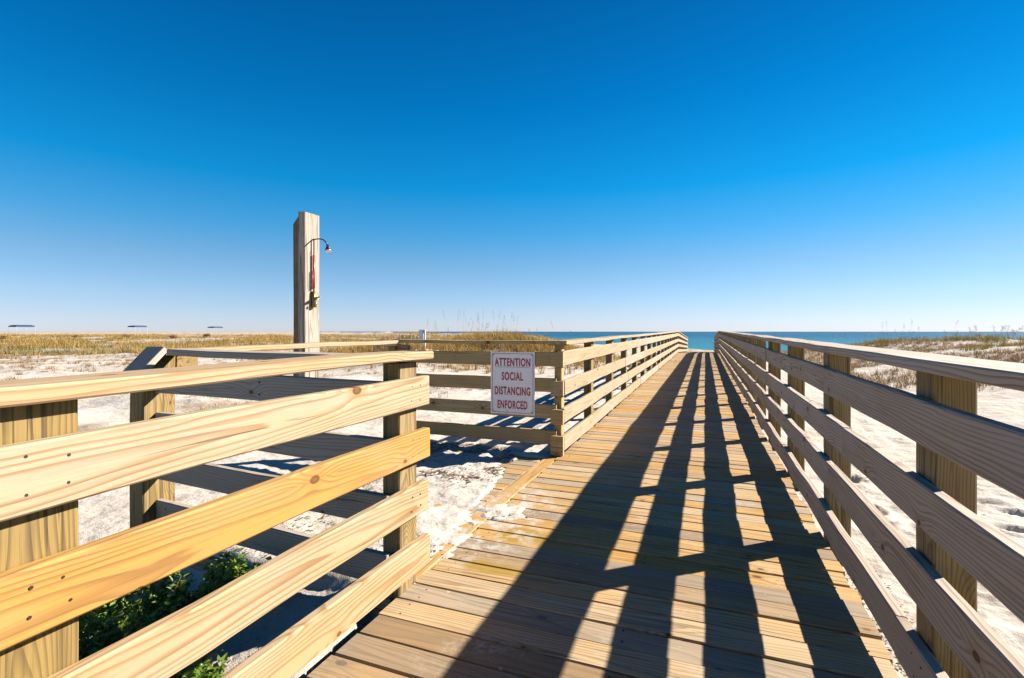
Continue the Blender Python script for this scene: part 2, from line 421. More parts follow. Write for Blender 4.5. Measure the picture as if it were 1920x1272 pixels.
k = NT('beach_sand')
P = k.n('ShaderNodeNewGeometry').outputs['Position']
n1 = k.noise(P, .9, 5, .6); n2 = k.noise(P, 14, 4, .6); n3 = k.noise(P, 180, 3, .6)
c = k.mix(k.sstep(n1, .3, .7), (.42, .36, .30), (.48, .435, .385))
c = k.mix(k.math('MULTIPLY', k.sstep(n2, .5, .8), .25), c, (.27, .22, .175))
sp = k.sstep(k.noise(P, 75, 2, .5), .70, .74)
patch = k.sstep(k.noise(P, 1.3, 4, .65), .42, .66)
c = k.mix(k.math('MULTIPLY', k.math('MULTIPLY', sp, patch), .75), c, (.14, .10, .07))
px_, py_, pz_ = k.sep(P)
dist = k.math('SQRT', k.math('ADD', k.math('MULTIPLY', px_, px_), k.math('MULTIPLY', py_, py_)))
far = k.sstep(dist, 26, 46)
gp = k.sstep(k.noise(P, .16, 5, .62), .42, .54)
gcol = k.mix(k.noise(P, 1.6, 4, .6), (.12, .065, .018), (.28, .18, .05))
lf = k.sstep(k.math('ADD', px_, py_), 26, 14)
seaside = k.math('SUBTRACT', 1, k.sstep(k.math('ADD', px_, py_), 45, 62))
c = k.mix(k.math('MULTIPLY', k.math('MULTIPLY', gp, far), k.math('MULTIPLY', seaside, .6)), c, gcol)
th = k.sstep(k.noise(P, .55, 5, .65), .52, .66)
wide = k.sstep(k.math('ABSOLUTE', k.math('ADD', px_, .3)), 2.5, 8)
c = k.mix(k.math('MULTIPLY', k.math('MULTIPLY', th, wide), .75), c, (.27, .19, .12))
k.put(k.b.inputs['Base Color'], c); k.b.inputs['Roughness'].default_value = .9
k.b.inputs['Specular IOR Level'].default_value = .1
hb = k.math('ADD', k.math('MULTIPLY', n2, 1.0), k.math('MULTIPLY', n3, .25))
hb = k.math('ADD', hb, k.math('MULTIPLY', k.noise(P, 4.5, 3, .5), 2.2))
k.bump(hb, .55, .03)
M['sand'] = k.m
g = npmesh('ground', verts, quads, M['sand']); tag(g, kind='structure')

# ------------------------------------------------------------------ sea
k = NT('sea_water')
P = k.n('ShaderNodeNewGeometry').outputs['Position']
q = k.vmath('MULTIPLY', P, (.25, .25, .25))
n1 = k.noise(q, .5, 5, .6); 
mp = k.n('ShaderNodeMapping'); k.put(mp.inputs[0], P); mp.inputs['Rotation'].default_value = (0, 0, R(45))
mp.inputs['Scale'].default_value = (.012, .05, 1)
n2 = k.noise(mp.outputs[0], 1.0, 6, .6)
px_, py_, pz_ = k.sep(P)
dist = k.math('SQRT', k.math('ADD', k.math('MULTIPLY', px_, px_), k.math('MULTIPLY', py_, py_)))
c = k.mix(k.sstep(dist, 70, 420), (.022, .15, .185), (.007, .06, .105))
c = k.mix(k.math('MULTIPLY', k.sstep(n2, .45, .65), .5), c, (.012, .10, .155))
c = k.mix(k.math('MULTIPLY', k.sstep(n2, .70, .76), .6), c, (.2, .3, .33))
k.put(k.b.inputs['Base Color'], c); k.b.inputs['Roughness'].default_value = .35
k.b.inputs['Specular IOR Level'].default_value = .18
k.bump(n1, 1.0, 1.6)
M['sea'] = k.m
gx = axis(-200, 300, 20, 20000, 1.25, 3000); A, B = np.meshgrid(gx, gx[gx > -150])
vv = np.stack([A, B, np.full_like(A, -2.0)], -1).reshape(-1, 3); nyy, nxx = A.shape
i = np.arange(nxx - 1)[None, :] + nxx * np.arange(nyy - 1)[:, None]
o = npmesh('sea', vv, np.stack([i, i + 1, i + nxx + 1, i + nxx], -1).reshape(-1, 4), M['sea']); tag(o, kind='structure')

# ------------------------------------------------------------------ boardwalk deck (planks laid across)
mb = MB(); y = -1.3; XL, XR = -1.28, .635
while y < YE:
    W = .138; 
    za, zb = dz(y), dz(y + W)
    if abs(y + .07 - 26.4) < .07: za = zb
    ang = math.atan2(zb - za, W)
    ayv = (0, math.cos(ang), math.sin(ang)); azv = (0, -math.sin(ang), math.cos(ang))
    l = XL + random.gauss(0, .006); r = XR + random.gauss(0, .007)
    tilt = random.gauss(0, .0012)
    mb.board((l, y + W / 2, (za + zb) / 2 - .019 + random.gauss(0, .0012)), (1, random.gauss(0, .0012), tilt), ayv, azv, r - l, W - .0075 + random.gauss(0, .002), .038,
             bev=.003, seg=3, warp=.0008)
    if y < 13:
        for xx in (-1.2, -.3, .56):
            for oy in (.035, .105): mb.disc((xx + random.gauss(0, .006), y + oy + random.gauss(0, .004), dz(y + oy) - .0005), (0, 0, 1), .0042, 1, .0012)
    y += W + .001
deck = mb.obj('boardwalk', [M['deck'], M['nail']]); tag(deck, kind='structure')
mb = MB()
for xx in (-1.2, -.3, .58):
    y = -1.3
    while y < YE - .1:
        y2 = min(y + 4.4, YE - .1)
        if y < 26.4 < y2: y2 = 26.4
        p0 = Vector((xx, y, dz(y) - .04 - .092)); p1 = Vector((xx, y2, dz(y2) - .04 - .092)); dd = (p1 - p0); L = dd.length; dd.normalize()
        mb.board(p0, dd, dd.cross(Vector((1, 0, 0))).normalized(), (1, 0, 0), L, .18, .038)
        y = y2
o = mb.obj('joist', M['post'], deck)
# side platform, mostly under sand
mb = MB(); y = 1.93
while y < 4.62:
    mb.board((-3.12, y + .069, -.004 + random.gauss(0, .001)), (1, 0, 0), (0, 1, 0), (0, 0, 1), 1.70, .132, .034, bev=.003, seg=3, warp=.0008); y += .139
for q in range(1):
    mb.board((-1.345, 1.93, .001), (0, 1, 0), (1, 0, 0), (0, 0, 1), 2.62, .115, .034, bev=.003, warp=.0005, tone=.7)
mb.board((-3.12, 1.905, -.052), (1, 0, 0), (0, 0, 1), (0, 1, 0), 1.80, .09, .034, bev=.003)
o = mb.obj('side_deck', M['deck']); tag(o, kind='structure')

# ------------------------------------------------------------------ railings
def post(par, mat, x0, x1, y0, y1, ztop, zbot=-.6, bv=None):
    b = MB()
    b.board(((x0 + x1) / 2, (y0 + y1) / 2, zbot), (0, 0, 1), (1, 0, 0), (0, 1, 0), ztop - zbot, x1 - x0, y1 - y0, bev=.006, seg=4, warp=.0012, bv=bv)
    return b.obj('post', [mat, M['nail']], par, ((x0 + x1) / 2, (y0 + y1) / 2, zbot))

def railY(par, name, mat, x0, x1, y0, y1, zb, hgt, nails=(), side=1, tone=None, flat=False, bv=None):
    """a board running along Y, following the deck slope"""
    b = MB()
    p0 = Vector(((x0 + x1) / 2, y0, zb + dz(y0) + hgt / 2)); p1 = Vector(((x0 + x1) / 2, y1, zb + dz(y1) + hgt / 2))
    d = p1 - p0; L = d.length; d.normalize(); up = Vector((1, 0, 0)).cross(d).normalized()
    T = x1 - x0
    if flat: b.board(p0, d, (1, 0, 0), -up if up.z < 0 else up, L, T, hgt, bev=.005, tone=tone, bv=bv)
    else: b.board(p0, d, up, (1, 0, 0), L, hgt, T, bev=.005, tone=tone, bv=bv)
    xf = (x1 if side > 0 else x0)
    for ny_ in nails:
        if flat: continue
        for q in (.28, .74):
            for sh in (-.03, .035):
                yy = ny_ + sh + random.gauss(0, .006)
                if yy < y0 + .01 or yy > y1 - .01: continue
                b.disc((xf, yy, zb + dz(yy) + hgt * (q + random.gauss(0, .05))), (side, 0, 0), .003 + random.random() * .001)
    return b.obj(name, [mat, M['nail']], par, p0)
def railX(par, name, mat, x0, x1, y0, y1, zb, hgt, nails=(), flat=False, tone=None):
    b = MB(); p0 = Vector((x0, (y0 + y1) / 2, zb + hgt / 2))
    if flat: b.board(p0, (1, 0, 0), (0, 1, 0), (0, 0, 1), x1 - x0, y1 - y0, hgt, bev=.005, tone=tone)
    else: b.board(p0, (1, 0, 0), (0, 0, 1), (0, 1, 0), x1 - x0, hgt, y1 - y0, bev=.005, tone=tone)
    for nx_ in nails:
        for q in (.28, .74):
            b.disc((nx_ + random.gauss(0, .01), y0, zb + hgt * (q + random.gauss(0, .04))), (0, -1, 0), .0042)
    return b.obj(name, [mat, M['nail']], par, p0)

# near left railing
t = thing('wooden_railing', (-1.26, .6, 0), 'pale new pine railing in the left foreground, its board ends cut off above the sand', 'railing')
for (a, b_) in ((-.87, -.72), (.527, .677), (1.905, 2.052)):
    post(t, M['post'], -1.372, -1.2805, a, b_, 1.055)
near_post = (-.8, .6, 1.98)
for q, (zb, tone) in enumerate(((.075, .35), (.335, .25), (.588, .95), (.838, .15))):
    railY(t, 'rail', M['pine'], -1.28, -1.241, -1.0, 2.10 + random.gauss(0, .004), zb, .140, near_post, 1, tone,
          bv=(random.random(), .3 + .5 * random.random(), tone))
railY(t, 'cap_rail', M['pine'], -1.412, -1.228, -1.0, 2.115, 1.056, .038, flat=True, tone=.3)

# railing across, shaded side to the camera
t = thing('wooden_railing', (-2.2, 1.9, 0), 'grey railing in shade seen through the gaps of the pale foreground railing', 'railing')
def railD(par, name, mat, p0, p1, zb, hgt, T, flat=False, nails=()):
    b = MB(); a = Vector((*p0, zb + hgt / 2)); d = Vector((*p1, zb + hgt / 2)) - a; L = d.length; d.normalize(); sd = Vector((0, 0, 1)).cross(d)
    if flat: b.board(a, d, sd, (0, 0, 1), L, T, hgt, bev=.005)
    else: b.board(a, d, (0, 0, 1), sd, L, hgt, T, bev=.005)
    for q in nails:
        for f_ in (.28, .74): b.disc(a + d * q - sd * T / 2 + Vector((0, 0, hgt * (f_ - .5))), -sd, .004)
    return b.obj(name, [mat, M['nail']], par, a)
for zb in (.06, .325, .58, .835):
    railD(t, 'rail', M['pineback'], (-3.048, 2.016), (-1.318, 1.885), zb, .138, .038, nails=(.1, .9, 1.69))
railD(t, 'cap_rail', M['pineback'], (-2.92, 2.06), (-1.415, 1.945), 1.056, .036, .165, True)
# outer corner post with the cap that is cut down at 45 degrees
b = MB(); b.board((-3.113, 2.022, -.5), (0, 0, 1), (0, -1, 0), (1, 0, 0), 1.46, .19, .125, bev=.006, cutB=-1.0, seg=4)
b.obj('corner_post', M['post'], t, (-3.113, 2.022, -.5))
b = MB(); dd = Vector((0, -1, -1)).normalized()
b.board((-3.12, 2.055, 1.095), dd, (1, 0, 0), Vector((0, -1, 1)).normalized(), .28, .16, .036, cutA=0)
b.obj('sloping_cap', M['rail'], t, (-3.12, 2.055, 1.095))
# outer cap running to the sign railing
t = thing('wooden_railing', (-3.12, 3.3, 0), 'single outer handrail running to the sign railing, in front of the shower post', 'railing')
railY(t, 'cap_rail', M['pine'], -3.205, -3.045, 2.06, 4.515, 1.048, .036, flat=True, tone=.2)
for (a, b_) in ((4.50, 4.6),):
    post(t, M['post'], -3.17, -3.08, a, b_, 1.045)
railX(t, 'bracket', M['post'], -3.075, -2.93, 4.52, 4.558, .96, .10)
railX(t, 'bracket', M['post'], -3.17, -3.05, 2.125, 2.26, .955, .09)

# sign railing
t = thing('wooden_railing', (-2.2, 4.6, 0), 'brown shaded railing that carries the notice sign, square to the boardwalk', 'railing')
for zb in (.118, .368, .62, .868):
    railX(t, 'rail', M['brownrail'], -3.06, -1.32, 4.575, 4.613, zb, .132, (-1.42, -2.4))
for zb in (.03, .322, .590, .868):
    railX(t, 'rail_block', M['brownrail'], -1.365, -1.243, 4.53, 4.570, zb, .140 if zb > .1 else .18, (-1.29,))
railX(t, 'cap_rail', M['brownrail'], -3.08, -1.205, 4.52, 4.70, 1.078, .033, flat=True)
post(t, M['brownrail'], -1.352, -1.282, 4.616, 4.72, 1.075)

# long railings along the walk
def long_rail(label, mat, capm, side, xf, xb, px0, px1, ys, y0, zbs, hgt, capx, capz, ymat):
    t = thing('wooden_railing', ((xf + xb) / 2, y0, dz(y0)), label, 'railing')
    ends = []
    for q, zb in enumerate(zbs):
        y = y0; first = {0: 3.2, 1: 4.2, 2: 3.9, 3: 4.3}[q]
        step = first; n = 0
        while y < YE - .3:
            y2 = y + step; step = 2.8 if n % 3 == 0 else 4.2; n += 1
            if q >= 0 and y < 26.4 < y2: y2 = 26.4
            if y2 > YE - 1: y2 = YE - .15
            if 26.4 <= y: pass
            near = [v for v in ys if y - .1 < v < y2 + .1] if y < 14 else []
            railY(t, 'rail', mat, min(xf, xb), max(xf, xb), y + .0015, y2 - .0015, zb, hgt, near, side)
            y = y2
    y = y0; n = 0
    while y < YE - .3:
        y2 = y + (5.6, 4.2)[n % 2]; n += 1
        if y < 26.4 < y2: y2 = 26.4
        if y2 > YE - 1: y2 = YE - .1
        railY(t, 'cap_rail', capm, capx[0], capx[1], y + .001, y2 - .001, capz, .038, flat=True)
        y = y2
    for v in ys:
        post(t, ymat, px0, px1, v, v + .14, dz(v) + capz - .004, dz(v) - .8)
    return t
ysR = [-.87, .51] + [1.90 + 1.39 * k_ for k_ in range(28)]; ysR = [v for v in ysR if v < YE - .1]
long_rail('grey brown railing along the right side of the boardwalk, casting striped shadows', M['rail'], M['rail'], -1, .615, .6535, .656, .765,
          ysR, -1.1, (.062, .337, .588, .845), .138, (.60, .782), 1.071, M['post'])
ysL = [5.95 + 1.42 * k_ for k_ in range(26)]; ysL = [v for v in ysL if v < YE - .1]
long_rail('sunlit pale railing along the left side of the boardwalk, starting at the sign railing', M['long'], M['long'], 1, -1.2415, -1.28, -1.372, -1.281,
          ysL, 4.573, (.045, .31, .575, .85), .14, (-1.405, -1.222), 1.05, M['post'])

# ------------------------------------------------------------------ notice sign
k = NT('sign_face')
tc = k.n('ShaderNodeTexCoord').outputs['Object']
c = k.mix(k.sstep(k.noise(tc, 9, 5, .7), .55, .8), (.80, .76, .74), (.60, .54, .51))
k.put(k.b.inputs['Base Color'], c); k.b.inputs['Roughness'].default_value = .45; M['signw'] = k.m
M['red'] = plain('sign_red', (.42, .015, .03), .5, var=.2)
SX0, SX1, SZ0, SZ1, SY = -1.998, -1.534, .386, 1.0, 4.572
t = thing('notice_sign', ((SX0 + SX1) / 2, SY, SZ0), 'white rectangular notice sign with red capital letters fixed to the brown railing', 'sign')
b = MB(); b.board((SX0, SY - .0035, (SZ0 + SZ1) / 2), (1, 0, 0), (0, 0, 1), (0, 1, 0), SX1 - SX0, SZ1 - SZ0, .005, bev=.001, seg=1, warp=0)
b.obj('panel', M['signw'], t, (SX0, SY, SZ0))
b = MB(); m_ = .018; yf = SY - .0085
x0, x1, z0, z1 = SX0 + m_, SX1 - m_, SZ0 + m_, SZ1 - m_
for (cx, cz, w_, h_) in (((x0 + x1) / 2, z0, x1 - x0, .004), ((x0 + x1) / 2, z1, x1 - x0, .004), (x0, (z0 + z1) / 2, .004, z1 - z0 - .0041), (x1, (z0 + z1) / 2, .004, z1 - z0 - .0041)):
    b.box((cx, yf + .001, cz), (w_, .002, h_))
b.box(((x0 + x1) / 2, yf + .001, SZ0 + .600 - .137), (.36, .002, .0022))
b.obj('border', M['red'], t, (SX0, SY, SZ0))
for xx in (SX0 + .03, SX1 - .03):
    for zz in (SZ0 + .03, SZ1 - .03):
        b = MB(); b.disc((xx, SY - .0065, zz), (0, -1, 0), .006, 0); b.obj('screw', M['nail'], t, (xx, SY, zz))
def text(txt, zc, width, hgt):
    cu = bpy.data.curves.new('txt', 'FONT'); cu.body = txt; cu.align_x = 'CENTER'; cu.align_y = 'CENTER'
    cu.size = 1; cu.extrude = 0.0; cu.offset = .028; cu.space_character = 1.12
    o = bpy.data.objects.new('txt', cu); COL.objects.link(o)
    bpy.context.view_layer.update()
    me = bpy.data.meshes.new_from_object(o.evaluated_get(bpy.context.evaluated_depsgraph_get()))
    bpy.data.objects.remove(o); 
    xs = [v.co.x for v in me.vertices]; ys = [v.co.y for v in me.vertices]
    sx = width / (max(xs) - min(xs)); sy = hgt / (max(ys) - min(ys)); mx = (max(xs) + min(xs)) / 2; my = (max(ys) + min(ys)) / 2
    for v in me.vertices: v.co = ((v.co.x - mx) * sx, 0, (v.co.y - my) * sy)
    me.materials.clear(); me.materials.append(M['red'])
    ob = bpy.data.objects.new('lettering', me); COL.objects.link(ob); ob.parent = t
    ob.location = Vector(((SX0 + SX1) / 2, yf, zc)) - t.location
hS = SZ1 - SZ0
for txt, yc, wd in (('ATTENTION', .165, .375), ('SOCIAL', .39, .225), ('DISTANCING', .625, .375), ('ENFORCED', .845, .315)):
    text(txt, SZ1 - hS * yc, wd, .082)

# ------------------------------------------------------------------ shower post
YP = 4.75
b = MB()
t = thing('shower_post', (-4.52, YP, -.2), 'tall weathered wooden shower post rising behind the railing against the sky', 'shower')
b.board((-4.607, YP + .13, -.6), (0, 0, 1), (1, 0, 0), (0, 1, 0), 3.27, .106, .255, bev=.008, cutB=-.12, seg=6, warp=.002)
M['shower'] = wood('shower_timber', (.44, .36, .29), (.33, .25, .17), (.13, .08, .05), greyness=.35, grey=(.30, .27, .24), contrast=.85, ring=.016, knots=1, cracks=1, streak=.8)
b.obj('timber', M['shower'], t, (-4.607, YP + .13, -.6))
b = MB(); b.board((-4.708, YP + .135, -.6), (0, 0, 1), (1, 0, 0), (0, 1, 0), 3.17, .094, .24, bev=.008, cutB=1.1, seg=6, warp=.003)
b.obj('side_timber', M['shade'], t, (-4.708, YP + .135, -.6))
M['pipe'] = plain('dark_pipe', (.07, .055, .05), .4, .8)
M['brass'] = plain('tarnished_brass', (.22, .16, .05), .45, .8)
M['redpipe'] = plain('red_plastic', (.38, .04, .05), .4)
M['blue'] = plain('blue_cap', (.015, .03, .10), .35)
M['chrome'] = plain('worn_chrome', (.6, .5, .45), .3, .9)
xP = -4.552; yv = YP + .13
b = MB(); b.tube([(xP + .022, yv, 1.50), (xP + .022, yv, 2.345)], .008)
b.obj('riser_pipe', M['pipe'], t, (xP, yv, 1.5))
b = MB(); b.tube([(xP + .022, yv, 1.74), (xP + .022, yv, 2.15)], .014); b.tube([(xP + .026, yv - .026, 1.72), (xP + .026, yv - .026, 1.95)], .006)
b.obj('red_sleeve', M['redpipe'], t, (xP, yv, 1.7))
b = MB(); b.tube([(xP + .022, yv, 1.70), (xP + .022, yv, 1.50)], [.02, .03]); b.tube([(xP + .02, yv, 1.60), (xP + .09, yv - .01, 1.62)], .02)
b.obj('valve', M['brass'], t, (xP, yv, 1.5))
b = MB(); b.tube([(xP + .09, yv - .02, 1.618), (xP + .17, yv - .05, 1.62)], [.016, .011]); b.tube([(xP + .07, yv - .02, 1.56), (xP + .075, yv - .02, 1.535)], .012)
b.obj('handle', M['chrome'], t, (xP, yv, 1.6))
b = MB(); pts = [(xP + .005, yv, 2.345)]
for q in range(9):
    a = q / 8; pts.append((xP + .025 + .225 * a, yv - .02 * a, 2.345 - .085 * a ** 4))
b.tube(pts, .008); b.tube([(xP + .004, yv - .10, 2.27), (xP + .02, yv, 2.345)], .004)
b.obj('shower_arm', M['pipe'], t, (xP, yv, 2.3))
e = Vector(pts[-1]); dn = Vector((.35, -.2, -1)).normalized()
b = MB(); b.tube([e - dn * .005, e + dn * .035, e + dn * .07], [.014, .022, .040], 12); hd = b.obj('shower_head', M['blue'], t, e)
b = MB(); b.tube([e + dn * .071, e + dn * .092], [.036, .032], 12); b.obj('spray_plate', M['chrome'], hd, e); 
for ch in hd.children: ch.location = (0, 0, 0)

# ------------------------------------------------------------------ vegetation
def leafmat(name, a, b_, trans=.25, rough=.6):
    k = NT(name); r3 = k.sep(k.attr('bv'))
    k.put(k.b.inputs['Base Color'], k.mix(r3[0], a, b_)); k.b.inputs['Roughness'].default_value = rough
    tr = k.n('ShaderNodeBsdfTranslucent'); k.put(tr.inputs[0], k.mix(r3[0], a, b_))
    mx = k.n('ShaderNodeMixShader'); mx.inputs[0].default_value = trans
    k.t.links.new(k.b.outputs[0], mx.inputs[1]); k.t.links.new(tr.outputs[0], mx.inputs[2]); k.t.links.new(mx.outputs[0], k.out.inputs[0])
    return k.m
M['grass'] = leafmat('dry_grass', (.17, .085, .018), (.50, .32, .07), .3)
M['grassg'] = leafmat('olive_grass', (.09, .08, .015), (.27, .20, .045), .3)
M['brown'] = leafmat('brown_weed', (.12, .06, .02), (.38, .24, .10), .2)
M['darkbits'] = leafmat('dark_bits', (.03, .022, .018), (.12, .085, .06), .05)
M['straw'] = leafmat('pale_straw', (.36, .28, .17), (.52, .43, .28), .3)
M['leaf'] = leafmat('green_leaf', (.03, .08, .01), (.24, .34, .04), .35, .45)
M['litter'] = leafmat('dead_leaf', (.06, .03, .015), (.24, .15, .08), .1)

def blades(name, cx, cy, hgt, wid, mat, lean=.35, seg=2, cz=None, spread=None):
    """arrays of blade roots -> one mesh of curved tapering blades"""
    n = len(cx); cz = height(cx, cy, False) if cz is None else cz
    th = rng.uniform(0, 2 * np.pi, n); ln = np.abs(rng.normal(0, lean, n)) * hgt
    fa = rng.uniform(0, 2 * np.pi, n); wx, wy = np.cos(fa) * wid / 2, np.sin(fa) * wid / 2
    V = []
    L = [0, .5, 1.0][:seg + 1] if seg == 2 else [0, 1.0]
    for j, f_ in enumerate(L):
        ox = np.cos(th) * ln * f_ ** 1.8; oy = np.sin(th) * ln * f_ ** 1.8; oz = hgt * (f_ - .12 * f_ ** 3)
        wf = 1 - .35 * f_
        if j < len(L) - 1:
            V.append(np.stack([cx + ox - wx * wf, cy + oy - wy * wf, cz + oz - .01], -1)); V.append(np.stack([cx + ox + wx * wf, cy + oy + wy * wf, cz + oz - .01], -1))
        else: V.append(np.stack([cx + ox, cy + oy, cz + oz], -1))
    V = np.stack(V, 1); m = V.shape[1]; base = (np.arange(n) * m)[:, None]
    T = np.array([[0, 1, 3], [0, 3, 2], [2, 3, 4]]) if m == 5 else np.array([[0, 1, 2]])
    faces = (base[:, :, None] + T[None]).reshape(-1, 3)
    rv = rng.random((n, 3)).repeat(m, 0)
    return V.reshape(-1, 3), faces, rv
def join(parts):
    vs, fs, rs = [], [], []; o_ = 0
    for v, f_, r_ in parts: vs.append(v); fs.append(f_ + o_); rs.append(r_); o_ += len(v)
    return np.concatenate(vs), np.concatenate(fs), np.concatenate(rs)
def tufts(tx, ty, per, rad, hgt, wid, lean=.5, seg=2):
    n = len(tx); k_ = per
    ang = rng.uniform(0, 6.283, (n, k_)); rr = np.abs(rng.normal(0, 1, (n, k_))) * rad[:, None] * .6
    cx = (tx[:, None] + np.cos(ang) * rr).ravel(); cy = (ty[:, None] + np.sin(ang) * rr).ravel()
    h_ = (hgt[:, None] * rng.uniform(.45, 1.1, (n, k_))).ravel(); w_ = np.repeat(wid, k_)
    return blades('', cx, cy, h_, w_, None, lean, seg)
def polar(n, px0, px1, d0, d1, pw=1.0):
    """points scattered on the land in a sector (pw skews the distances)"""
    u = (rng.uniform(px0, px1, n) - 960) / 934
    d = d0 + (d1 - d0) * rng.random(n) ** pw
    sa, ca = math.sin(YAW), math.cos(YAW)
    return (-sa + u * ca) * d, (ca + u * sa) * d
def gmask(x, y, sc, th): return fbm(x * sc + 50, y * sc + 11, 4, .6) > th
def land(x, y): return (x + y) / math.sqrt(2) < 50

# far grassland on the left
x, y = polar(26000, -350, 1080, 26, 170, 1.5); m = land(x, y) & gmask(x, y, .13, .0) & (gmask(x, y, .6, -.2)); m &= (np.hypot(x, y) > 34 + 10 * fbm(x * .2, y * .2, 3))
x, y = x[m], y[m]; dd = np.hypot(x, y)
P1 = tufts(x, y, 14, .22 + dd * .006, rng.uniform(.22, .60, len(x)) * (.35 + 1.6 * np.clip(fbm(x * .16 + 7, y * .16, 3) + .5, 0, 1)), .012 + dd * .00045, .5, 1)
o = npmesh('dune_grass', *P1[:2], M['grass'], False, P1[2]); tag(o, 'golden dune grass covering the flat land to the left', 'grass', kind='stuff')
x, y = polar(5200, -350, 1000, 30, 110, 1.3); m = land(x, y) & gmask(x + 30, y, .13, .08); x, y = x[m], y[m]; dd = np.hypot(x, y)
P1 = tufts(x, y, 14, .25 + dd * .006, rng.uniform(.3, .6, len(x)), .012 + dd * .00045, .5, 1)
o = npmesh('dune_grass', *P1[:2], M['grassg'], False, P1[2]); tag(o, 'olive green patches among the golden dune grass on the left', 'grass', kind='stuff')
# mound behind the sign railing, and low weeds on the open sand to the left
xm = rng.normal(-8.2, 2.6, 1500); ym = rng.normal(19.3, 1.9, 1500); xn = rng.normal(-14.5, 2.5, 700); yn = rng.normal(21, 1.9, 700)
P1 = tufts(np.concatenate([xm, xn]), np.concatenate([ym, yn]), 22, np.full(2200, .2), rng.uniform(.25, .5, 2200), np.full(2200, .014), .55)
o = npmesh('dune_grass', *P1[:2], M['grass'], False, P1[2]); tag(o, 'brown grass on the low dune behind the sign railing', 'grass', kind='stuff')
x, y = polar(4600, -250, 1060, 7.5, 42, .9); m = gmask(x, y, .35, .03) & (x < -4.6); x, y = x[m], y[m]; n = len(x)
Pa = tufts(x, y, 26, rng.uniform(.06, .22, n), rng.uniform(.05, .2, n), np.full(n, .007), .9)
o = npmesh('low_weeds', *Pa[:2], M['brown'], False, Pa[2]); tag(o, 'low brown weeds scattered over the white sand on the left', 'weeds', kind='stuff')
x, y = polar(800, -150, 1000, 7, 34, .9); m = gmask(x + 9, y, .4, .15) & (x < -4.2); x, y = x[m], y[m]; n = len(x)
Pa = tufts(x, y, 30, rng.uniform(.1, .25, n), rng.uniform(.05, .16, n), np.full(n, .009), .9)
o = npmesh('low_weeds', *Pa[:2], M['grassg'], False, Pa[2]); tag(o, 'small yellow green plants dotted over the sand on the left', 'weeds', kind='stuff')
# right-hand dune
x, y = polar(9000, 1450, 2300, 7, 44, .75); m = (x > 3.6) & land(x, y) & gmask(x, y, .33, -.04); x, y = x[m], y[m]; n = len(x)
Pa = tufts(x, y, 22, rng.uniform(.1, .25, n), rng.uniform(.08, .28, n), np.full(n, .009), .7)
o = npmesh('dune_grass', *Pa[:2], M['brown'], False, Pa[2]); tag(o, 'dry brown grass on the slope of the right dune', 'grass', kind='stuff')
x, y = polar(5000, 1440, 2300, 17, 46, 1.0); m = (x > 6.0) & land(x, y) & gmask(x, y + 40, .2, -.10) & (height(x, y, False) > .35); x, y = x[m], y[m]; n = len(x)
Pa = tufts(x, y, 22, rng.uniform(.15, .3, n), rng.uniform(.25, .45, n), np.full(n, .013), .5)
o = npmesh('dune_grass', *Pa[:2], M['grassg'], False, Pa[2]); tag(o, 'olive grass along the crest of the right dune', 'grass', kind='stuff')
# scattered leaf litter and wrack bits
def litter(name, x, y, size, label, mat, lift=.004):
    n = len(x); z = height(x, y) + lift
    a = rng.uniform(0, 6.28, n); l = size * rng.uniform(.5, 1.5, n); w_ = l * rng.uniform(.12, .6, n)
    ux, uy = np.cos(a), np.sin(a); up = rng.uniform(0, .5, n) * w_
    V = np.stack([np.stack([x - ux * l, y - uy * l, z], -1), np.stack([x - uy * w_, y + ux * w_, z + up], -1),
                  np.stack([x + ux * l, y + uy * l, z + up], -1), np.stack([x + uy * w_, y - ux * w_, z], -1)], 1)
    f_ = (np.arange(n) * 4)[:, None] + np.array([[0, 3, 2, 1]])
    o = npmesh(name, V.reshape(-1, 3), f_, mat, False, rng.random((n, 3)).repeat(4, 0)); return tag(o, label, 'debris', kind='stuff')
x = rng.uniform(-3, -1.36, 5200); y = rng.uniform(3.5, 4.62, 5200); m = fbm(x * 2.2 + 9, y * 2.2, 4, .7) > -.1
litter('plant_debris', x[m], y[m], .016, 'brown dead leaves heaped below the sign railing', M['litter'])
x = rng.uniform(-3, -1.05, 9000); y = rng.uniform(1.95, 4.4, 9000); m = fbm(x * 2.2, y * 2.2, 4, .7) > -.06; m &= rng.random(len(x)) < .6
litter('plant_debris', x[m], y[m], .009, 'tiny dark plant bits on the sand at the opening', M['darkbits'])
x = rng.uniform(.66, .86, 1500); y = rng.uniform(.7, 3.4, 1500)
litter('leaf_litter', x, y, .010, 'brown dead leaves in the gap beside the right edge of the boardwalk', M['litter'], .01)
x = rng.uniform(-3.6, -1.4, 2600); y = rng.uniform(.5, 1.85, 2600); m = rng.random(2600) < .6
litter('plant_debris', x[m], y[m], .006, 'dark plant bits on the sand below the foreground railing', M['litter'])
x, y = polar(6000, 1450, 2100, 2.2, 14, 1.2); m = (x > 1.2) & (fbm(x * .8, y * .8, 4, .7) > .15)
litter('plant_debris', x[m], y[m], .010, 'dry twigs and bits scattered over the sand right of the boardwalk', M['litter'])

